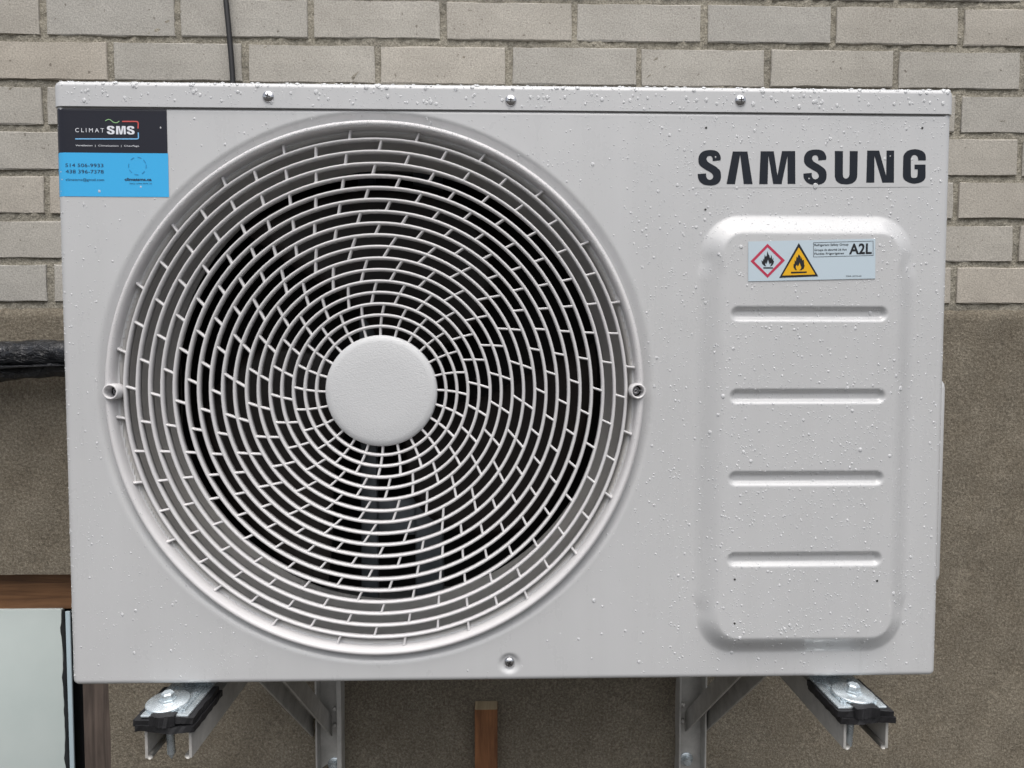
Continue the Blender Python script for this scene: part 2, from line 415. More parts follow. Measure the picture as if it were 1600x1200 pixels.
P = []                                       # loose edge of the wrap that catches the light
V = []; F = []
for i in range(70):
    x = -1.3+.011*i; t = min(1, max(0, (x+.86)/.2)); z = 1.4275+.004*math.sin(i*.12)-.003*t
    w = .0062*(1-.8*t)
    for k, (dy, dz) in enumerate(((0.012, w*1.1), (-.001, w*.5), (-.0075, -w*.3), (-.004, -w))): V.append(Vector((x, -.067+dy, z+dz))-LO)
    if i:
        for k in range(3): F.append(((i-1)*4+k, (i-1)*4+k+1, i*4+k+1, i*4+k))
obj('wrap_edge', mesh_np('wrap_edge', V, F, True), M['vinyl'], line)

# ------------------------------------------------------------------ wall brackets
UX, UY, UZ = -.4235, -.4179, 1.1149          # the casing's lower left front corner
def bracket(label, ax, sx0, leg0, leg1, bx0, bx1):
    # ax: outer-left x of the arm, bx: brace x range, leg: upright x range
    O = Vector(((leg0+leg1)/2, 0, .40)); t = empty('wall_bracket', O)
    tag(t, label, 'bracket', 'pair of brackets under the casing')
    w, th, zt, zb = .0445, .0026, UZ-.029, UZ-.058
    y0, y1 = UY-.030, -.002
    bm = bmesh.new()
    def B(a, b): bm_box(bm, Vector(a)-O, Vector(b)-O)
    B((ax, y0, zt-th), (ax+w, y1, zt)); B((ax, y0, zb), (ax+th, y1, zt-th)); B((ax+w-th, y0, zb), (ax+w, y1, zt-th))
    arm = obj('arm', bm_mesh('arm', bm), M['alu'], t)
    for s in (0, 1):                            # inward lips with a rounded bead
        xa = ax+.0040 if s == 0 else ax+w-.0040
        obj('lip', tube('lip', [Vector((xa, y, zb+.0015))-O for y in (y0+.0005, y1)], .0030, 10), M['alu'], arm)
    bm = bmesh.new(); zt2, zb2 = UZ-.030, .40
    B((leg0, -.0045, zb2), (leg1, -.0005, zt2)); B((leg0, -.029, zb2), (leg0+.0030, -.0045, zt2)); B((leg1-.0075 if sx0 > 0 else leg1-.0030, -.029, zb2), (leg1, -.0045, zt2))
    up = obj('upright', bm_mesh('upright', bm), M['alu'], t)
    m = up.modifiers.new('bevel', 'BEVEL'); m.width = .0012; m.segments = 2
    # diagonal strut: hollow channel rising from the upright to the arm
    ang = math.radians(40); L = .345; h = .026
    bm = bmesh.new(); tw = .0028                  # open side faces down and forward
    bm_box(bm, (bx0, 0, h-tw), (bx1, L, h)); bm_box(bm, (bx0, 0, 0), (bx0+tw, L, h-tw)); bm_box(bm, (bx1-tw, 0, 0), (bx1, L, h-tw))
    R = Matrix.Rotation(math.pi-ang, 4, 'X')
    for v in bm.verts:
        y, z = v.co.y, v.co.z
        v.co = Vector((v.co.x, -.006 - y*math.cos(ang) + z*math.sin(ang)*1.0, .832 + y*math.sin(ang) + z*math.cos(ang)))-O
    obj('strut', bm_mesh('strut', bm), M['alu'], t)
    for zz in (.8785, .852):                    # weld beads where strut and upright meet
        me = lathe('weld_bead', [(0, -.0045), (.003, -.0035), (.0045, 0), (0, .001)], 10)
        o = obj('weld_bead', me, M['alu'], t); o.location = Vector(((bx1 if sx0 > 0 else bx0)+(.006 if sx0 > 0 else -.006), -.010, zz))-O
    zb_ = .786
    bx = (leg0+leg1)/2 + (.004 if sx0 > 0 else -.004)
    nut = obj('anchor_bolt', lathe('anchor_bolt', [(0, -.016), (.0062, -.016), (.0070, -.0145), (.0070, -.0065), (.0068, -.0062)], 6, smooth=False), M['zinc'], t); nut.location = Vector((bx, 0, zb_))-O
    wsh = obj('washer', lathe('washer', [(.003, -.0064), (.0105, -.0064), (.0110, -.0058), (.0110, -.0042)], 24), M['zinc'], nut)
    # bolt that holds the casing's foot, through the pads into the arm
    bxw, byw, bzw = (UX+.1015 if sx0 > 0 else UX+.7865), UY-.0115, UZ-.0118
    thr = [(0, .0)]; zc = 0
    prof = [(.0036, .002)]
    for k in range(26): prof += [(.0040, -.001-.0021*k), (.0031, -.001-.0021*k-.00105)]
    prof += [(.0028, -.0555), (.0004, -.0600)]
    bo = obj('mounting_bolt', lathe('mounting_bolt', prof, 16, axis='Z'), M['zinc'], t); bo.location = Vector((bxw, byw, bzw))-O
    obj('washer', lathe('washer', [(.0036, .0025), (.0195, .0018), (.0205, .0010), (.0205, -.0008), (.0036, -.0008)], 48, axis='Z'), M['zinc'], bo)
    obj('bolt_head', lathe('bolt_head', [(0, .0105), (.0050, .0104), (.0062, .0090), (.0068, .0070), (.0068, .0042), (.0085, .0040), (.0088, .0024)], 6, axis='Z', smooth=False), M['zinc'], bo)
    bo.rotation_euler = (math.radians(3), math.radians(-2 if sx0 > 0 else 2), .4)
    return t
bracket('grey aluminium wall bracket under the fan side of the casing', UX+.087, 1, -.281, -.240, -.2930, -.2600)
bracket('grey aluminium wall bracket under the lettered side of the casing', UX+.7685, -1, .294, .338, .3100, .3450)

def pads(label, x0, x1, seed):
    O = Vector(((x0+x1)/2, UY-.01, UZ-.0287)); t = empty('rubber_pad', O); tag(t, label, 'rubber pad', 'rubber pads between feet and brackets')
    r = random.Random(seed)
    def slab(name, xa, xb, ya, yb, z0, th, wav):
        nx, ny = 14, 12; V = []; F = []
        for s in (0, 1):
            for j in range(ny+1):
                for i in range(nx+1):
                    u, v = i/nx, j/ny; e = wav*math.sin(u*5+seed)*(1-v)
                    ed = r.uniform(-.0007, .0007)
                    V.append(Vector((xa+(xb-xa)*u+(ed if i in (0, nx) else 0), ya+(yb-ya)*v+(ed if j == 0 else 0)+.0014*math.sin(u*7+s+seed)*(1-v), z0+s*th+e))-O)
        n = (nx+1)*(ny+1); ix = lambda s, i, j: s*n+j*(nx+1)+i
        for j in range(ny):
            for i in range(nx):
                F.append((ix(1, i, j), ix(1, i+1, j), ix(1, i+1, j+1), ix(1, i, j+1))); F.append((ix(0, i, j), ix(0, i, j+1), ix(0, i+1, j+1), ix(0, i+1, j)))
        for i in range(nx): F.append((ix(0, i, 0), ix(0, i+1, 0), ix(1, i+1, 0), ix(1, i, 0))); F.append((ix(0, i+1, ny), ix(0, i, ny), ix(1, i, ny), ix(1, i+1, ny)))
        for j in range(ny): F.append((ix(0, 0, j+1), ix(0, 0, j), ix(1, 0, j), ix(1, 0, j+1))); F.append((ix(0, nx, j), ix(0, nx, j+1), ix(1, nx, j+1), ix(1, nx, j)))
        obj(name, mesh_np(name, V, F), M['rubber'], t)
    slab('layer', x0+.0015, x1+.0005, UY-.0375, UY+.035, UZ-.0290, .0062, .0010 if seed == 1 else .0003)
    slab('layer', x0-.0015, x1-.001, UY-.0365, UY+.030, UZ-.0226, .0062, -.0012 if seed == 1 else -.0003)
    xm = (x0+x1)/2
    slab('tab', xm-.0125, xm+.0105, UY-.0400, UY-.030, UZ-.0224, .0100, .0004)
pads('crumpled black rubber pad under the foot on the fan side', UX+.0800, UX+.1365, 1)
pads('flat black rubber pad under the foot on the lettered side', UX+.7600, UX+.8150, 3)

# ------------------------------------------------------------------ the air conditioner (local axes: x from the left edge, y into the wall, z from the lower edge)
W = .880
ac = empty('air_conditioner', (UX, UY, UZ))
tag(ac, 'light grey outdoor air conditioner with round fan grille and dark brand lettering', 'air conditioner')
FX, FZ = .3079, .2935                          # fan axis
RX, RZ = .0085, .0050                          # radii of the pressed edges
def sstep(t): t = np.clip(t, 0, 1); return t*t*(3-2*t)
def ramp_soft(d, w, s=.12):                    # 1 inside, 0 beyond w, straight slope with softened ends
    t = np.clip(d/w, 0, 1); return 1-(t+(sstep(t)-t)*.55)
def rrect(x, z, x0, x1, z0, z1, r):
    qx = np.abs(x-(x0+x1)/2)-(x1-x0)/2+r; qz = np.abs(z-(z0+z1)/2)-(z1-z0)/2+r
    return np.hypot(np.maximum(qx, 0), np.maximum(qz, 0))+np.minimum(np.maximum(qx, qz), 0)-r
EMB = .0115
GROOVES = [.3712, .2899, .2080, .1265]
def relief(x, z):
    x = np.asarray(x, float); z = np.asarray(z, float); h = np.zeros(np.broadcast(x, z).shape)
    dd_ = rrect(x, z, .6485, .8225, .0465, .4495, .019)
    side = sstep(np.maximum(np.abs(x-.7355)-.068, 0)/.02)*sstep((z-.07)/.02)*sstep((.426-z)/.02)      # upright flanks softened in shape so their shade fades
    t_ = np.clip((dd_+.004*side)/(.0195+.010*side), 0, 1)
    h = h + EMB*(1-(t_+(sstep(t_)-t_)*(.55+.45*side)))
    for gz in GROOVES: h = h - .0042*ramp_soft(rrect(x, z, .6605, .8080, gz-.0028, gz+.0028, .0028), .0046)
    d = np.hypot(x-FX, z-FZ); t_ = np.clip((d-.2650)/.0105, 0, 1); h = h - .0060*(1-sstep(t_)) - .0020*sstep((z-.5668)/.0022)
    h = h - .0032*ramp_soft(np.hypot(x-.4389, z-.0178)-.0058, .0055)
    h = h + .0004*np.sin(x*7.0+1)*np.sin(z*9.0)*sstep((x-RX)/.06)*sstep((W-RX-x)/.06)*sstep((z-RZ)/.06)       # pressed sheet is never quite flat
    return h
def panel_map(u, v):
    du = np.maximum(np.maximum(RX-u, u-(W-RX)), 0); sgn = np.where(u < W/2, -1., 1.); dv = np.maximum(RZ-v, 0)
    sx, sz = du/(RX*math.pi/2), dv/(RZ*math.pi/2); s = np.hypot(sx, sz); ph = np.arctan2(sz, sx)
    a = np.minimum(s, 1)*math.pi/2; rm = RX*np.cos(ph)**2+RZ*np.sin(ph)**2
    x = np.clip(u, RX, W-RX)+sgn*RX*np.sin(a)*np.cos(ph)*(s > 0); z = np.maximum(v, RZ)-RZ*np.sin(a)*np.sin(ph)
    dep = rm*(1-np.cos(a))+np.maximum(s-1, 0)*rm*math.pi/2
    return x, dep-relief(x, z)*(s < 1e-9), z
ea, eb = RX*math.pi/2-RX, RZ*math.pi/2-RZ
us = np.concatenate([np.linspace(-ea-.03, -ea-.002, 5), np.linspace(-ea, RX, 9), np.arange(RX+.002, .622, .00195), np.arange(.622, .846, .00125), np.linspace(.848, W-RX, 13), np.linspace(W-RX, W+ea, 9)[1:], np.linspace(W+ea+.002, W+ea+.03, 5)])
vs = np.concatenate([[-eb-.012, -eb-.004], np.linspace(-eb, RZ, 6), np.arange(RZ+.0012, .576, .00125)])
UU, VV = np.meshgrid(us, vs); X, Y, Z = panel_map(UU, VV)
nz, nx = X.shape; I = np.arange(nx*nz).reshape(nz, nx)
Q = np.stack([I[:-1, :-1], I[:-1, 1:], I[1:, 1:], I[1:, :-1]], -1).reshape(-1, 4)
P = np.stack([X, Y, Z], -1).reshape(-1, 3); ctr = P[Q].mean(1)
Q = Q[np.hypot(ctr[:, 0]-FX, ctr[:, 2]-FZ) > .2555]
obj('front_panel', quads_np('front_panel', P, Q), M['paint'], ac)
def surf(x, z, off=.00025): return float(-relief(np.array(x), np.array(z)))-off

bm = bmesh.new(); bm_box(bm, (-.0012, -.0016, .5694), (W+.0012, .302, .5942))
ed = [e for e in bm.edges if abs(e.verts[0].co.z-e.verts[1].co.z) > .01]
bmesh.ops.bevel(bm, geom=ed, offset=.0095, segments=6, profile=.5, affect='EDGES')
ed = [e for e in bm.edges if min(e.verts[0].co.z, e.verts[1].co.z) > .594]
bmesh.ops.bevel(bm, geom=ed, offset=.0058, segments=5, profile=.5, affect='EDGES')
wnorm(obj('top_cover', bm_mesh('top_cover', bm, True), M['paint'], ac))
obj('side_panel', box_mesh('side_panel', (.0008, .0385, .004), (.0026, .300, .5688), .0006), M['paint'], ac)
obj('side_panel', box_mesh('side_panel', (W-.0026, .0385, .004), (W-.0008, .300, .5688), .0006), M['paint'], ac)
obj('service_cover', box_mesh('service_cover', (W-.0007, .055, .075), (W+.0405, .21, .306), .012, 4), M['paint'], ac)
obj('base_pan', box_mesh('base_pan', (.004, .0125, .0015), (W-.004, .298, .012), .001), M['paint'], ac)
obj('coil', box_mesh('coil', (.006, .255, .0125), (W-.006, .295, .5685)), M['coil'], ac)
obj('partition', box_mesh('partition', (.600, .02, .0125), (.602, .2548, .5685)), M['black'], ac)
obj('shade_liner', box_mesh('shade_liner', (.0028, .012, .0125), (.0040, .2548, .5685)), M['black'], ac)  # added black sheet that keeps the casing's inside dark
bell = [(.2645, .0068), (.2560, .0066), (.2540, .0080), (.2520, .0120), (.2500, .026), (.2465, .050), (.2430, .074), (.2405, .0915), (.2400, .0930), (.2425, .0940)]
obj('bell_mouth', lathe('bell_mouth', [(FX*0+r, d) for r, d in bell], 128, (FX, FZ)), M['bell'], ac)
obj('shroud', lathe('shroud', [(.2426, .0941), (.2560, .0940), (.2770, .0900), (.2770, .0120)], 96, (FX, FZ)), M['black'], ac)

# feet
def foot(x0, x1):
    f = obj('mounting_foot', box_mesh('mounting_foot', (x0, -.0335, -.0166), (x1, .075, -.0138), .0013, 2), M['zinc'], ac)
    bm = bmesh.new(); bm_box(bm, (x0+.004, .046, -.0140), (x1-.004, .075, .0016)); bmesh.ops.bevel(bm, geom=bm.edges[:], offset=.003, segments=3, affect='EDGES')
    obj('upstand', bm_mesh('upstand', bm, True), M['zinc'], f)
    for xa in (x0+.0065, x1-.0125):
        bm = bmesh.new(); bm_box(bm, (xa, -.028, -.0140), (xa+.006, .024, -.0114)); bmesh.ops.bevel(bm, geom=[e for e in bm.edges], offset=.0022, segments=3, affect='EDGES')
        wnorm(obj('rib', bm_mesh('rib', bm, True), M['zinc'], f))
    wnorm(f)
foot(.0845, .1305); foot(.7605, .8095)

# fan behind the grille
fan = obj('fan', lathe('fan', [(0, .058), (.030, .058), (.047, .061), (.054, .068), (.055, .080), (.055, .135), (0, .135)], 48, (FX, FZ)), M['fan'], ac)
def blade_mesh():
    V = []; F = []; nr, na = 12, 14
    for s in (0, 1):
        for i in range(nr+1):
            r = .053+(.232-.053)*i/nr; sweep = .55*(i/nr)**1.4; span = math.radians(62+22*math.sin(math.pi*i/nr))
            for j in range(na+1):
                t = j/na; a = sweep+span*(t-.5); d = .128-.052*t+.010*math.sin(t*3)+.0022*s
                V.append((r*math.cos(a), d, r*math.sin(a)))
    n = (nr+1)*(na+1); ix = lambda s, i, j: s*n+i*(na+1)+j
    for i in range(nr):
        for j in range(na):
            F.append((ix(0, i, j), ix(0, i, j+1), ix(0, i+1, j+1), ix(0, i+1, j))); F.append((ix(1, i, j), ix(1, i+1, j), ix(1, i+1, j+1), ix(1, i, j+1)))
        for j in (0, na): F.append((ix(0, i, j), ix(0, i+1, j), ix(1, i+1, j), ix(1, i, j)))
    for j in range(na): F.append((ix(0, nr, j), ix(0, nr, j+1), ix(1, nr, j+1), ix(1, nr, j)))
    return mesh_np('blade', V, F, True)
bme = blade_mesh()
for k in range(3):
    b = obj('blade', bme, M['fan'], fan); b.location = (FX, 0, FZ); b.rotation_euler.y = math.radians(-70+120*k)
mb = obj('motor_bracket', box_mesh('motor_bracket', (FX-.046, .150, .0125), (FX-.026, .163, .5685), .002), M['motor'], ac)
obj('rail', box_mesh('rail', (FX+.020, .146, .0125), (FX+.054, .163, .5685), .003), M['motor'], mb)
obj('cross_plate', box_mesh('cross_plate', (FX-.026, .155, .110), (FX+.020, .158, .155), .002), M['motor'], mb)
obj('motor', lathe('motor', [(0, .136), (.050, .136), (.056, .142), (.056, .20), (0, .20)], 40, (FX, FZ)), M['motor'], ac)

# grille: rim, 17 rings in a shallow dish, staggered bars, hub cap
rim = [(.2652, .0068), (.2652, .0005), (.2646, -.0030), (.2631, -.0054), (.2613, -.0061), (.2595, -.0051), (.2583, -.0024), (.2576, .0020), (.2570, .0080), (.2564, .0160), (.2575, .0160), (.2590, .0070)]
rim_me = lathe('fan_grille', rim, 640)
bm = bmesh.new(); bm.from_mesh(rim_me)               # openings for the two screw bosses
bmesh.ops.delete(bm, geom=[f for f in bm.faces if math.hypot(abs(f.calc_center_median().x-.0006)-.2575, f.calc_center_median().z-.0012) < .0064], context='FACES')
bm.to_mesh(rim_me); bm.free()
grille = obj('fan_grille', rim_me, M['plastic'], ac); grille.location = (FX, 0, FZ)
R0, DR, DISH = .06625, .01135, .0229
rr = lambda k: R0+DR*k                        # ring 0..16
dd = lambda r: DISH*(1-(r-R0)/(DR*16))
for k in range(17):
    r, d = rr(k), dd(rr(k)); w = .00165
    prof = [(r-w*.9, d+.0080), (r-w, d+.0021), (r-w*.72, d+.0007), (r-w*.25, d+.0001), (r+w*.25, d+.0001), (r+w*.72, d+.0007), (r+w, d+.0021), (r+w*.9, d+.0080)]
    obj('ring', lathe('ring', prof, 128, closed=True), M['plastic'], grille)
TH = [.6, -.2, -1.8, 4.8, 2.6, 8.5, 6.1, 12.0, 9.4, .2, 6.2, 11.8, 3.0, 9.3, .7, 7.4, 14.0, 5.7]
SL = [.05, .12, .20, .28, .33, .42, .46, .50, .50, .48, .45, .42, .40, .36, .33, .30, .28, .25]
def bounds(g):                                 # gap g = 0..17
    return (.0560 if g == 0 else rr(g-1)+.0006), (rr(g)-.0006 if g < 17 else .2574)
def bar_mesh(gaps):
    path = []                                  # (r, theta)
    for gi, g in enumerate(gaps):
        a, b = bounds(g)
        if gi: a = rr(g-1)
        if gi < len(gaps)-1: b = rr(g)
        rm = (a+b)/2
        for r in ((a, a+.0016, b-.0016, b) if len(gaps) == 1 else ((a, a+.0016, b) if gi == 0 else ((a, b-.0016, b) if gi == len(gaps)-1 else (a, b)))):
            path.append((r, math.radians(TH[g])-SL[g]*(r-rm)/rm))
    out = []
    for p in path:                             # average doubled joints
        if out and abs(out[-1][0]-p[0]) < 1e-6: out[-1] = (p[0], (out[-1][1]+p[1])/2)
        else: out.append(p)
    V = []; F = []; m = 6
    for i, (r, th) in enumerate(out):
        end = i in (0, len(out)-1); w = .00112*(1.7 if end else 1.0)
        c = Vector((r*math.sin(th), 0, -r*math.cos(th)))
        q = out[min(i+1, len(out)-1)]; o = out[max(i-1, 0)]
        t = Vector((q[0]*math.sin(q[1])-o[0]*math.sin(o[1]), 0, -q[0]*math.cos(q[1])+o[0]*math.cos(o[1]))).normalized(); n = Vector((t.z, 0, -t.x))
        if end: tt = Vector((math.cos(th), 0, math.sin(th))); n = tt if n.dot(tt) > 0 else -tt
        d = dd(min(r, .2479))+.0007
        for a, b in ((-w, .0058), (-w, .0009), (-w*.45, 0), (w*.45, 0), (w, .0009), (w, .0058)):
            p = c+n*a; V.append((p.x, d+b, p.z))
        if i:
            for k in range(m-1): F.append(((i-1)*m+k, (i-1)*m+k+1, i*m+k+1, i*m+k))
    bm = bmesh.new(); bv = [bm.verts.new(v) for v in V]
    for f in F: bm.faces.new([bv[x] for x in f])
    me = bm_mesh('bar', bm, True); me.materials.append(M['plastic']); return me
for gaps in [(0, 1, 2), (3, 4), (5, 6), (7, 8)]+[(g,) for g in range(9, 18)]:
    me = bar_mesh(gaps)
    for k in range(24):
        o = bpy.data.objects.new('bar', me); link(o, grille); o.rotation_euler.y = math.radians(15*k)
obj('hub_cap', lathe('hub_cap', [(0, .0200), (.030, .0200), (.0500, .0204), (.0545, .0213), (.0566, .0232), (.0572, .026), (.0572, .036), (0, .036)], 96), M['hub'], grille)

# screws: pan heads with the recess's shade laid on as a black cross
def screw(x, y, z, r, ang=0, name='screw'):
    s = obj(name, lathe('screw', [(0, -.46*r), (.45*r, -.44*r), (.78*r, -.30*r), (.96*r, -.10*r), (r, .0), (r, .25*r)], 24), M['screw'], ac); s.location = (x, y, z); s.rotation_euler.y = ang
    bm = bmesh.new(); bm_box(bm, (-.46*r, -.475*r, -.10*r), (.46*r, -.36*r, .10*r)); bm_box(bm, (-.10*r, -.478*r, -.46*r), (.10*r, -.36*r, .46*r))
    obj('cross_shade', bm_mesh('cross_shade', bm), M['black'], s)
    return s
for x, z, a in ((.2056, .5799, .3), (.4400, .5784, .1), (.6657, .5805, 0)): screw(x, -.0018, z, .0056, a)
screw(.4389, .0028, .0178, .0056, .5)
for sx in (-1, 1):
    b = obj('screw_boss', lathe('screw_boss', [(.0054, .0052), (.0056, -.0080), (.0061, -.0088), (.0070, -.0088), (.0076, -.0080), (.0080, .006)], 32), M['plastic'], grille); b.location = (.0006+sx*.2575, 0, .0012)
    obj('boss_floor', lathe('boss_floor', [(0, .0050), (.0055, .0050)], 24), M['black'], b)  # floor disc coloured black as the shade in the boss hole
    screw(FX+.0006+sx*.2575, .0045, FZ+.0012, .0042, .7)
for x, z in ((.6328, .4745), (.6324, .5542), (.8487, .5559), (.664, .1065), (.6645, .0618), (.8082, .1040)):
    o = obj('pin_hole_shade', lathe('pin_hole_shade', [(0, 0), (.0011, .0)], 12), M['black'], ac); o.location = (x, surf(x, z, .00035), z)  # flat black disc painting the shade of a small hole

# lettering and stickers: flat print lying on the casing
LETTERS=[
('S',[(647.0,522.6),(639.3,521.9),(639.3,522.7),(639.3,523.5),(639.2,524.3),(639.0,525.1),(638.6,525.8),(638.2,526.4),(637.7,526.8),(637.1,526.9),(636.4,527.0),(635.7,526.9),(634.9,526.7),(634.2,526.4),(633.7,525.8),(633.4,525.1),(633.2,524.4),(633.2,523.7),(633.4,523.0),(633.7,522.3),(634.1,521.7),(634.8,521.0),(635.7,520.3),(637.1,519.5),(638.9,518.6),(640.5,517.7),(642.0,516.8),(643.4,515.9),(644.5,514.9),(645.5,514.1),(646.3,513.2),(647.0,512.2),(647.4,511.2),(647.6,510.2),(647.7,509.1),(647.8,508.0),(647.9,506.8),(647.8,505.6),(647.6,504.5),(647.4,503.5),(646.9,502.5),(646.3,501.5),(645.4,500.5),(644.4,499.7),(643.1,499.1),(641.5,498.6),(640.0,498.3),(638.4,498.1),(636.8,498.1),(635.2,498.2),(633.6,498.4),(631.9,498.7),(630.4,499.2),(629.1,500.0),(627.8,500.9),(626.8,501.9),(626.0,503.0),(625.4,504.2),(625.0,505.4),(624.8,506.7),(624.7,507.9),(624.7,509.2),(633.1,509.8),(633.0,509.0),(633.0,508.3),(633.1,507.5),(633.3,506.5),(633.7,505.5),(634.1,504.7),(634.8,504.2),(635.5,503.8),(636.3,503.6),(637.2,503.7),(638.0,504.0),(638.7,504.4),(639.3,504.9),(639.8,505.6),(640.1,506.3),(640.1,507.0),(640.0,507.8),(639.7,508.5),(639.2,509.2),(638.6,509.9),(637.8,510.6),(637.0,511.1),(636.1,511.6),(635.0,512.2),(633.5,513.0),(631.8,513.9),(630.2,514.9),(629.0,515.7),(627.9,516.5),(627.0,517.4),(626.3,518.3),(625.7,519.2),(625.4,520.3),(625.2,521.4),(625.1,522.6),(625.1,523.8),(625.2,524.8),(625.3,525.9),(625.7,526.9),(626.3,528.0),(627.1,529.2),(628.0,530.2),(629.1,531.0),(630.3,531.6),(631.6,532.0),(633.1,532.3),(634.7,532.5),(636.3,532.6),(638.0,532.6),(639.6,532.5),(641.1,532.3),(642.5,531.8),(643.7,531.3),(644.7,530.5),(645.6,529.6),(646.2,528.5),(646.8,527.4),(647.1,526.5),(647.3,525.6),(647.4,524.7),(647.3,524.0),(647.2,523.3)]),
('A',[(653.5,499.6),(659.2,531.4),(673.8,531.5),(679.5,499.7),(670.7,499.7),(666.6,528.2),(661.9,499.6)]),
('M',[(686.1,499.8),(687.0,531.8),(700.1,531.9),(704.2,508.3),(708.3,532.2),(721.5,532.3),(722.3,500.2),(714.5,500.2),(713.9,527.2),(708.5,499.9),(700.1,499.9),(694.8,527.8),(694.5,499.8)]),
('S',[(752.5,523.9),(744.7,523.2),(744.8,524.0),(744.8,524.8),(744.7,525.6),(744.4,526.4),(744.1,527.1),(743.6,527.7),(743.1,528.1),(742.5,528.2),(741.8,528.3),(741.1,528.2),(740.3,528.0),(739.6,527.7),(739.1,527.1),(738.8,526.4),(738.6,525.7),(738.6,525.0),(738.8,524.3),(739.1,523.6),(739.6,522.9),(740.2,522.3),(741.2,521.6),(742.6,520.8),(744.4,519.9),(746.0,518.9),(747.5,518.0),(748.9,517.1),(750.1,516.2),(751.1,515.3),(751.9,514.4),(752.6,513.5),(753.0,512.5),(753.2,511.5),(753.4,510.4),(753.5,509.2),(753.5,508.0),(753.4,506.8),(753.3,505.8),(753.0,504.7),(752.6,503.7),(751.9,502.7),(751.1,501.7),(750.0,500.9),(748.7,500.3),(747.2,499.9),(745.6,499.5),(744.1,499.3),(742.4,499.3),(740.8,499.4),(739.2,499.6),(737.5,499.9),(736.0,500.5),(734.6,501.2),(733.4,502.1),(732.3,503.2),(731.5,504.3),(730.9,505.5),(730.4,506.7),(730.2,507.9),(730.2,509.2),(730.2,510.4),(738.6,511.1),(738.5,510.3),(738.5,509.5),(738.6,508.7),(738.9,507.8),(739.2,506.8),(739.7,506.0),(740.3,505.4),(741.1,505.0),(741.9,504.9),(742.7,504.9),(743.6,505.2),(744.3,505.6),(744.9,506.2),(745.4,506.9),(745.7,507.6),(745.7,508.3),(745.5,509.0),(745.2,509.7),(744.7,510.5),(744.1,511.2),(743.4,511.9),(742.6,512.4),(741.7,512.8),(740.5,513.4),(739.0,514.2),(737.2,515.2),(735.7,516.1),(734.4,517.0),(733.3,517.8),(732.4,518.6),(731.7,519.6),(731.1,520.5),(730.7,521.6),(730.5,522.7),(730.4,523.9),(730.5,525.1),(730.5,526.1),(730.7,527.2),(731.0,528.2),(731.6,529.4),(732.4,530.5),(733.3,531.6),(734.4,532.3),(735.6,532.9),(736.9,533.3),(738.4,533.7),(740.1,533.9),(741.7,534.0),(743.3,534.0),(745.0,533.9),(746.5,533.6),(747.9,533.2),(749.1,532.6),(750.2,531.9),(751.0,530.9),(751.7,529.8),(752.2,528.8),(752.6,527.8),(752.8,526.9),(752.9,526.0),(752.9,525.3),(752.7,524.6)]),
('U',[(761.2,532.7),(769.4,532.7),(769.8,509.9),(770.0,509.0),(770.1,508.0),(770.4,507.2),(771.1,506.5),(772.0,505.9),(772.9,505.7),(773.9,505.9),(774.9,506.5),(775.6,507.2),(776.0,508.0),(776.2,509.0),(776.4,510.0),(776.2,532.8),(784.3,532.8),(784.4,510.0),(784.3,508.4),(784.1,506.8),(783.7,505.3),(782.9,504.0),(781.8,502.7),(780.6,501.8),(779.2,501.0),(777.7,500.6),(776.2,500.2),(774.7,500.0),(773.3,500.0),(771.8,500.1),(770.1,500.2),(768.5,500.4),(766.9,500.9),(765.5,501.6),(764.3,502.5),(763.2,503.6),(762.6,504.8),(762.2,506.2),(761.7,507.5)]),
('N',[(793.5,501.8),(793.7,533.4),(805.8,533.5),(813.4,509.0),(813.2,533.6),(820.9,533.6),(821.5,502.0),(809.8,501.9),(801.2,527.8),(801.7,501.9)]),
('G',[(853.0,524.2),(845.3,524.1),(845.3,524.9),(845.2,525.8),(845.1,526.5),(844.7,527.3),(844.2,528.1),(843.6,528.7),(842.9,529.1),(842.1,529.3),(841.4,529.3),(840.6,529.2),(839.8,528.9),(839.2,528.5),(838.7,527.7),(838.3,526.7),(837.9,525.7),(838.4,510.4),(838.5,509.4),(838.6,508.4),(838.9,507.6),(839.7,507.2),(840.8,506.9),(841.8,506.9),(842.7,506.9),(843.7,507.2),(844.4,507.7),(844.8,508.4),(844.9,509.4),(845.1,510.4),(845.2,515.2),(841.9,515.3),(841.8,520.0),(852.9,520.1),(853.2,509.3),(853.2,508.3),(853.1,507.2),(852.7,506.2),(852.0,505.0),(850.9,503.9),(849.6,503.0),(847.8,502.3),(845.8,501.7),(844.0,501.4),(842.5,501.2),(841.3,501.2),(839.9,501.3),(838.0,501.8),(836.0,502.5),(834.2,503.3),(832.8,504.2),(831.7,505.3),(830.9,506.4),(830.5,507.5),(830.3,508.5),(830.2,509.5),(830.2,525.3),(830.2,526.4),(830.2,527.6),(830.5,528.8),(831.2,530.2),(832.2,531.6),(833.4,532.7),(834.6,533.5),(835.9,534.1),(837.4,534.5),(839.0,534.9),(840.8,535.1),(842.6,535.1),(844.6,534.9),(846.5,534.4),(848.3,533.8),(849.7,533.0),(850.9,532.0),(851.8,530.9),(852.4,529.9),(852.7,528.9),(852.9,527.8),(853.0,526.6),(853.0,525.4)]),
]
DIA_O= [(690.9,439.5),(708.4,423.4),(691.5,406.3),(674.4,422.4)]
DIA_I= [(691.0,436.0),(704.6,423.4),(691.5,409.6),(677.9,422.4)]
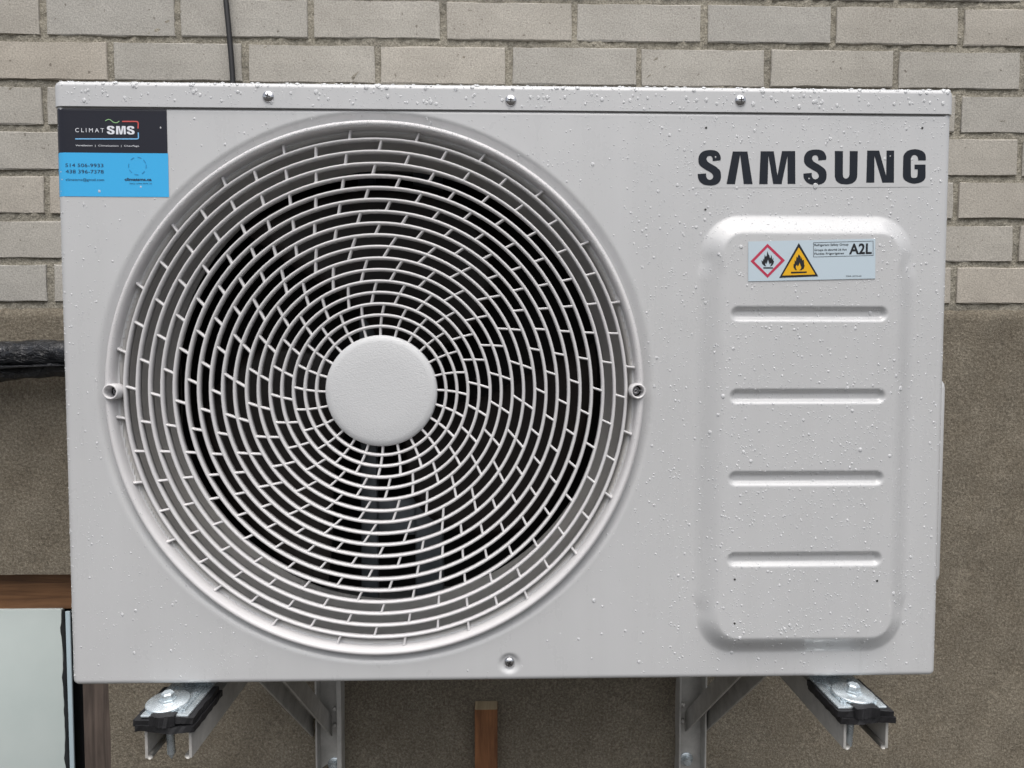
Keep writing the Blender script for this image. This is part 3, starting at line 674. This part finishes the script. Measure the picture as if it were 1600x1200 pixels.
FL1= [(690.8,432.5),(692.1,429.2),(693.0,427.8),(693.6,425.5),(694.4,426.2),(694.7,429.0),(695.3,426.9),(695.8,423.9),(696.9,426.2),(696.9,423.2),(697.7,422.5),(697.0,419.9),(695.6,418.0),(693.6,417.3),(694.6,419.0),(695.1,421.1),(693.3,419.4),(692.7,421.3),(692.2,422.2),(691.6,424.1),(691.0,421.7),(689.9,419.6),(689.0,421.3),(688.9,419.4),(689.9,417.4),(688.0,418.0),(686.0,419.9),(685.0,423.4),(686.6,422.2),(686.8,425.2),(687.7,423.6),(688.4,429.2),(689.3,426.9),(690.4,428.1)]
BAR1= [(687.1,416.6),(696.8,416.6),(696.8,415.3),(687.1,415.3)]
TRI_O= [(721.8,440.3),(741.8,407.9),(703.0,406.3)]
TRI_I= [(721.8,436.1),(738.7,409.7),(706.0,408.6)]
FL2= [(721.6,429.4),(723.5,427.5),(724.3,424.7),(725.0,427.0),(725.5,423.3),(726.9,424.2),(727.5,419.1),(728.0,418.6),(727.1,415.3),(724.8,413.9),(722.6,413.7),(724.0,414.8),(724.7,416.7),(723.8,418.6),(722.9,421.4),(722.0,418.6),(721.0,417.4),(720.4,419.3),(719.0,417.6),(719.5,415.3),(720.5,413.6),(718.5,414.3),(716.8,416.7),(716.8,419.5),(717.9,420.4),(717.9,423.7),(719.1,422.3),(719.7,427.0),(720.9,426.1)]
BAR2= [(714.5,412.3),(730.0,412.7),(730.1,411.2),(714.6,410.6)]
BOX= [(736.1,440.9),(795.6,442.7),(796.0,428.3),(736.4,426.6)]
LAB= [(671.9, 441.5), (797.7, 444.8), (798.6, 406.0), (672.5, 402.8)]
GREEN = [(49.0,556.0),(50.7,557.0),(52.4,557.5),(54.1,556.9),(56.1,555.1),(58.2,554.3),(60.2,554.4),(62.3,555.9)]
RED = [(65.0,555.6),(78.4,555.7),(79.8,555.3),(80.3,554.2),(80.0,549.0)]
BLUE = [(20.1,538.6),(78.4,539.1),(79.6,539.3),(80.2,540.1),(80.1,545.3)]
mm = lambda L: [(x/1000, z/1000) for x, z in L]
dec = obj('logo_backing', poly_mesh('logo_backing', [mm([(620.8, 495.6), (858.2, 498.2), (857.6, 536.2), (620.6, 534.8)])], lambda x, z: surf(x, z, .00015)), M['paint'], ac)
for ch, L in LETTERS:
    obj('letter', poly_mesh('letter', [mm(L)], lambda x, z: surf(x, z, .0004)), M['ink'], dec)
lab = obj('safety_label', poly_mesh('safety_label', [[(x/1000, z/1000) for x, z in LAB]], -EMB-.0007), M['label'], ac); LY = -EMB-.00085; LY2 = LY-.00012
lab['label'] = 'pale blue refrigerant safety label with red diamond and yellow triangle'
P_ = lambda n, L, m, y=LY: obj(n, poly_mesh(n, L, y), M[m], lab)
P_('diamond_border', [mm(DIA_O), mm(DIA_I)], 'red'); P_('flame', [mm(FL1)], 'print'); P_('flame_bar', [mm(BAR1)], 'print')
P_('triangle', [mm(TRI_O)], 'print'); P_('triangle_field', [mm(TRI_I)], 'yellow', LY2); P_('flame', [mm(FL2)], 'print', LY2-.00012); P_('flame_bar', [mm(BAR2)], 'print', LY2-.00012)
bx = mm(BOX); bi = [(bx[0][0]+.0004, bx[0][1]-.0004), (bx[1][0]-.0004, bx[1][1]-.0004), (bx[2][0]-.0004, bx[2][1]+.0004), (bx[3][0]+.0004, bx[3][1]+.0004)]
P_('frame', [bx, bi], 'print')
T_ = lambda n, s, x0, x1, z0, z1, m, y, par, off=0.0, sh=0.0: obj(n, text_mesh(n, s, x0/1000, x1/1000, z0/1000, z1/1000, y, off, sh), M[m], par)
T_('text_line', 'Refrigerant Safety Group', 737.2, 771.0, 436.6, 439.5, 'print', LY, lab, .012, .025)
T_('text_line', 'Groupe de s\u00e9curit\u00e9 Li\u00e9 Aux', 737.3, 769.6, 431.8, 434.7, 'print', LY, lab, .012, .025)
T_('text_line', 'Fluides Frigorig\u00e8nes', 737.4, 766.8, 428.2, 430.9, 'print', LY, lab, .012, .025)
T_('grade_text', 'A2L', 771.8, 794.4, 429.4, 440.0, 'print', LY, lab, .028, .022)
T_('code_text', 'DB68-13075A-00', 769.4, 784.6, 407.6, 409.0, 'print', LY, lab)

def wrapped(name, u0, u1, v0, v1, m, off, par, n=26):
    U2, V2 = np.meshgrid(np.linspace(u0, u1, n), np.linspace(v0, v1, 40)); X, Y, Z = panel_map(U2, V2)
    a = np.minimum(np.maximum(RX-U2, 0)/(RX*math.pi/2), 1)*math.pi/2
    X = X-off*np.sin(a); Y = Y-off*np.cos(a)
    I = np.arange(U2.size).reshape(U2.shape); Q = np.stack([I[:-1, :-1], I[:-1, 1:], I[1:, 1:], I[1:, :-1]], -1).reshape(-1, 4)
    return obj(name, quads_np(name, np.stack([X, Y, Z], -1).reshape(-1, 3), Q), M[m], par)
stick = wrapped('installer_sticker', -.0045, .1075, .5255, .5676, 'navy', .0003, ac)
stick['label'] = 'installer sticker, navy above and bright blue below, with white and coloured logo'
wrapped('blue_field', -.0045, .1080, .4838, .5256, 'cyan', .00035, stick)
sy = lambda x, z: surf(x, z, .0006)
S_ = lambda n, L, m: obj(n, poly_mesh(n, [mm(L)], sy), M[m], stick)
def Ln(n, pts, w, m): S_(n, stroke(pts, w), m)
Ln('logo_wave', GREEN, .75, 'green'); Ln('logo_line', RED, 1.1, 'sred'); Ln('logo_line', BLUE, 1.1, 'sblue')
T_('text_line', 'C L I M A T', 20.4, 47.6, 545.0, 548.9, 'white', sy, stick)
for ch_i, (xa, xb) in ((0, (50.2, 57.6)), (2, (58.9, 68.3)), (3, (69.2, 76.6))):
    L = LETTERS[ch_i][1]; x0_, x1_ = min(p[0] for p in L), max(p[0] for p in L); z0_, z1_ = min(p[1] for p in L), max(p[1] for p in L)
    S_('bold_letter', [(xa+(x-x0_)/(x1_-x0_)*(xb-xa), 543.3+(z-z0_)/(z1_-z0_)*8.0) for x, z in L], 'white')
T_('text_line', 'Ventilation  |  Climatisation  |  Chauffage', 20.3, 80.6, 531.2, 533.2, 'white', sy, stick, .004)
T_('text_line', '514 506-9933', 10.0, 46.0, 511.9, 515.2, 'ink2', sy, stick)
T_('text_line', '438 396-7378', 10.2, 46.2, 505.9, 509.3, 'ink2', sy, stick)
T_('text_line', 'climatsms@gmail.com', 10.0, 46.4, 498.0, 501.2, 'ink2', sy, stick)
T_('text_line', 'climatsms.ca', 65.9, 91.8, 499.1, 501.9, 'ink2', sy, stick, .035)
T_('text_line', 'RBQ: 5794-4974-18', 70.8, 91.7, 495.6, 497.1, 'ink2', sy, stick)
for a0 in (20, 62, 110, 165, 205, 250, 300, 345):
    pts = [(78.4+8.4*math.cos(math.radians(a0+k*5)), 513.3+8.4*math.sin(math.radians(a0+k*5))) for k in range(6)]
    Ln('ring_mark', pts, .7, 'faint')

# ------------------------------------------------------------------ rain drops on the casing (countless): one object
def dome(seg, rings):
    V = [(0, -1, 0)]; F = []
    for i in range(1, rings+1):
        a = math.pi/2*i/rings
        for k in range(seg): b = 2*math.pi*k/seg; V.append((math.sin(a)*math.cos(b), -math.cos(a), math.sin(a)*math.sin(b)))
    for k in range(seg): F.append((0, 1+k, 1+(k+1) % seg))
    for i in range(rings-1):
        for k in range(seg):
            a, b = 1+i*seg+k, 1+i*seg+(k+1) % seg; c, d = a+seg, b+seg; F += [(a, d, b), (a, c, d)]
    return np.array(V), np.array(F)
DV_S, DF_S = dome(6, 2); DV_L, DF_L = dome(12, 4)
dv, df, doff = [], [], 0
def drop(p, n, r, stretch=1.0, hgt=.42):
    global doff
    TV, TF = (DV_L, DF_L) if r > .00085 else (DV_S, DF_S)
    n = np.asarray(n, float); n = n/np.linalg.norm(n); y = -n
    x = np.cross(y, (0, 0, 1.)); x = x/np.linalg.norm(x) if np.linalg.norm(x) > 1e-6 else np.array((1., 0, 0)); z = np.cross(x, y)
    L = TV*np.array((r, r*hgt, r*stretch)); L[:, 2] -= (L[:, 2] > 0)*L[:, 2]*.15*(stretch-1)*3
    V = np.asarray(p)+L[:, :1]*x+L[:, 1:2]*y+L[:, 2:]*z-n*r*.04
    dv.append(V); df.append(TF+doff); doff += len(V)
def face_normal(x, z):
    e = .0006; gx = (relief(x+e, z)-relief(x-e, z))/(2*e); gz = (relief(x, z+e)-relief(x, z-e))/(2*e)
    return (-float(gx), -1.0, -float(gz))
def density(x, z):
    d = math.hypot(x-FX, z-FZ)
    if d < .268: return 0
    if x > .60: return 1.0 if z > .05 else .55
    if x > .56: return .75 if z > .12 else .25
    if x < .035: return .45 if z < .48 else .25
    if z > .50: return .42 if x > .42 else .22
    if x < .20 and z < .22: return .30
    if z < .10: return .05
    return .22
def rsize(): return min(.0021, max(.00022, .00041*math.exp(random.gauss(0, .46))))
cnt = 0
while cnt < 62000:
    x, z = random.uniform(.003, .877), random.uniform(.006, .565); cnt += 1
    if random.random() > density(x, z): continue
    clump = .5+.5*math.sin(x*61+math.sin(z*47)*2)*math.sin(z*55+math.cos(x*39)*2)
    if random.random() > .35+.65*clump: continue
    r = rsize()
    if ((.62 < x < .858 and .496 < z < .535) or (x < .109 and z > .483)) and random.random() < (.6 if x > .5 else .8): continue
    drop((x, -float(relief(x, z)) if RX < x < W-RX else .0015, z), face_normal(x, z) if RX < x < W-RX else (-.4 if x < .4 else .4, -1, 0), r, 1+.25*random.random() if r > .0008 else 1)
for _ in range(70):                              # larger beads
    x, z = random.uniform(.60, .872), random.uniform(.02, .56)
    if random.random() < .18: x = random.uniform(.03, .6)
    if math.hypot(x-FX, z-FZ) < .27: continue
    drop((x, -float(relief(x, z)), z), face_normal(x, z), random.uniform(.0009, .0014), random.uniform(1, 1.5))
for px, pz, r in ((.7425, .4985, .0028), (.8290, .2975, .0022), (.797, .3725, .0020), (.0415, .4890, .0016), (.0635, .0330, .0014), (.812, .5255, .0018)): drop((px, -float(relief(px, pz)), pz), face_normal(px, pz), r, 1.35)
for _ in range(900):                             # on the lid's front flange
    x, z = random.uniform(.004, .876), random.uniform(.5705, .5875); r = rsize()*1.05
    drop((x, -.0016, z), (0, -1, 0), r)
for _ in range(55): drop((random.uniform(.02, .87), -.0016, random.uniform(.5725, .586)), (0, -1, 0), random.uniform(.0009, .0016), 1.4)
for _ in range(26): drop((random.uniform(.02, .87), -.0016, random.uniform(.5735, .585)), (0, -1, 0), random.uniform(.0014, .0020), 1.5)
for _ in range(420):                             # beads standing along the lid's top edge
    a = random.uniform(.1, 1.5); r = random.uniform(.0007, .0024) if random.random() < .35 else random.uniform(.0004, .0009)
    drop((random.uniform(.006, .876), -.0016+.0058*(1-math.cos(a)), .5884+.0058*math.sin(a)), (0, -math.cos(a), math.sin(a)), r, 1, .5)
for _ in range(900): drop((random.uniform(.006, .876), random.uniform(.0045, .08), .5942), (0, 0, 1), random.uniform(.0008, .0026), 1, .6)
for _ in range(330):                             # along the rounded left and right edges
    a = random.uniform(.3, 1.45); z = random.uniform(.01, .47 if random.random() < .7 else .56); L = random.random() < .75; s = -1 if L else 1
    drop(((RX if L else W-RX)+s*RX*math.sin(a), RX*(1-math.cos(a)), z), (s*math.sin(a), -math.cos(a), 0), random.uniform(.0004, .0010))
for _ in range(120): drop((random.uniform(.02, .86), .001, .0022), (0, -.6, -1), random.uniform(.0004, .0009))
for _ in range(1500):                            # fine drizzle on the grille rim, thickest on top
    a = random.gauss(math.pi/2, .75); t = random.uniform(-.9, 1.2); rc = .2613+.0032*math.sin(t); yy = -.0061+.0032*(1-math.cos(t))
    drop((FX+rc*math.cos(a), yy, FZ+rc*math.sin(a)), (math.sin(t)*math.cos(a), -math.cos(t), math.sin(t)*math.sin(a)), random.uniform(.00022, .0006))
for _ in range(260):
    a, q = random.uniform(0, 2*math.pi), .054*math.sqrt(random.random()); drop((FX+q*math.cos(a), .0202, FZ+q*math.sin(a)), (0, -1, 0), random.uniform(.00022, .0005))
for _ in range(420):                             # specks caught on top of the rings
    k = random.randrange(17); a = random.uniform(.25, math.pi-.25); r = rr(k)+.0012; drop((FX+r*math.cos(a), dd(rr(k))+.0006, FZ+r*math.sin(a)), (.6*math.cos(a), -.7, .6*math.sin(a)), random.uniform(.0002, .00045))
dr = obj('water_droplets', quads_np('water_droplets', np.concatenate(dv), np.concatenate(df)), M['water']); dr.location = (UX, UY, UZ)
tag(dr, 'rain droplets beaded all over the casing', 'water droplets', kind='stuff')
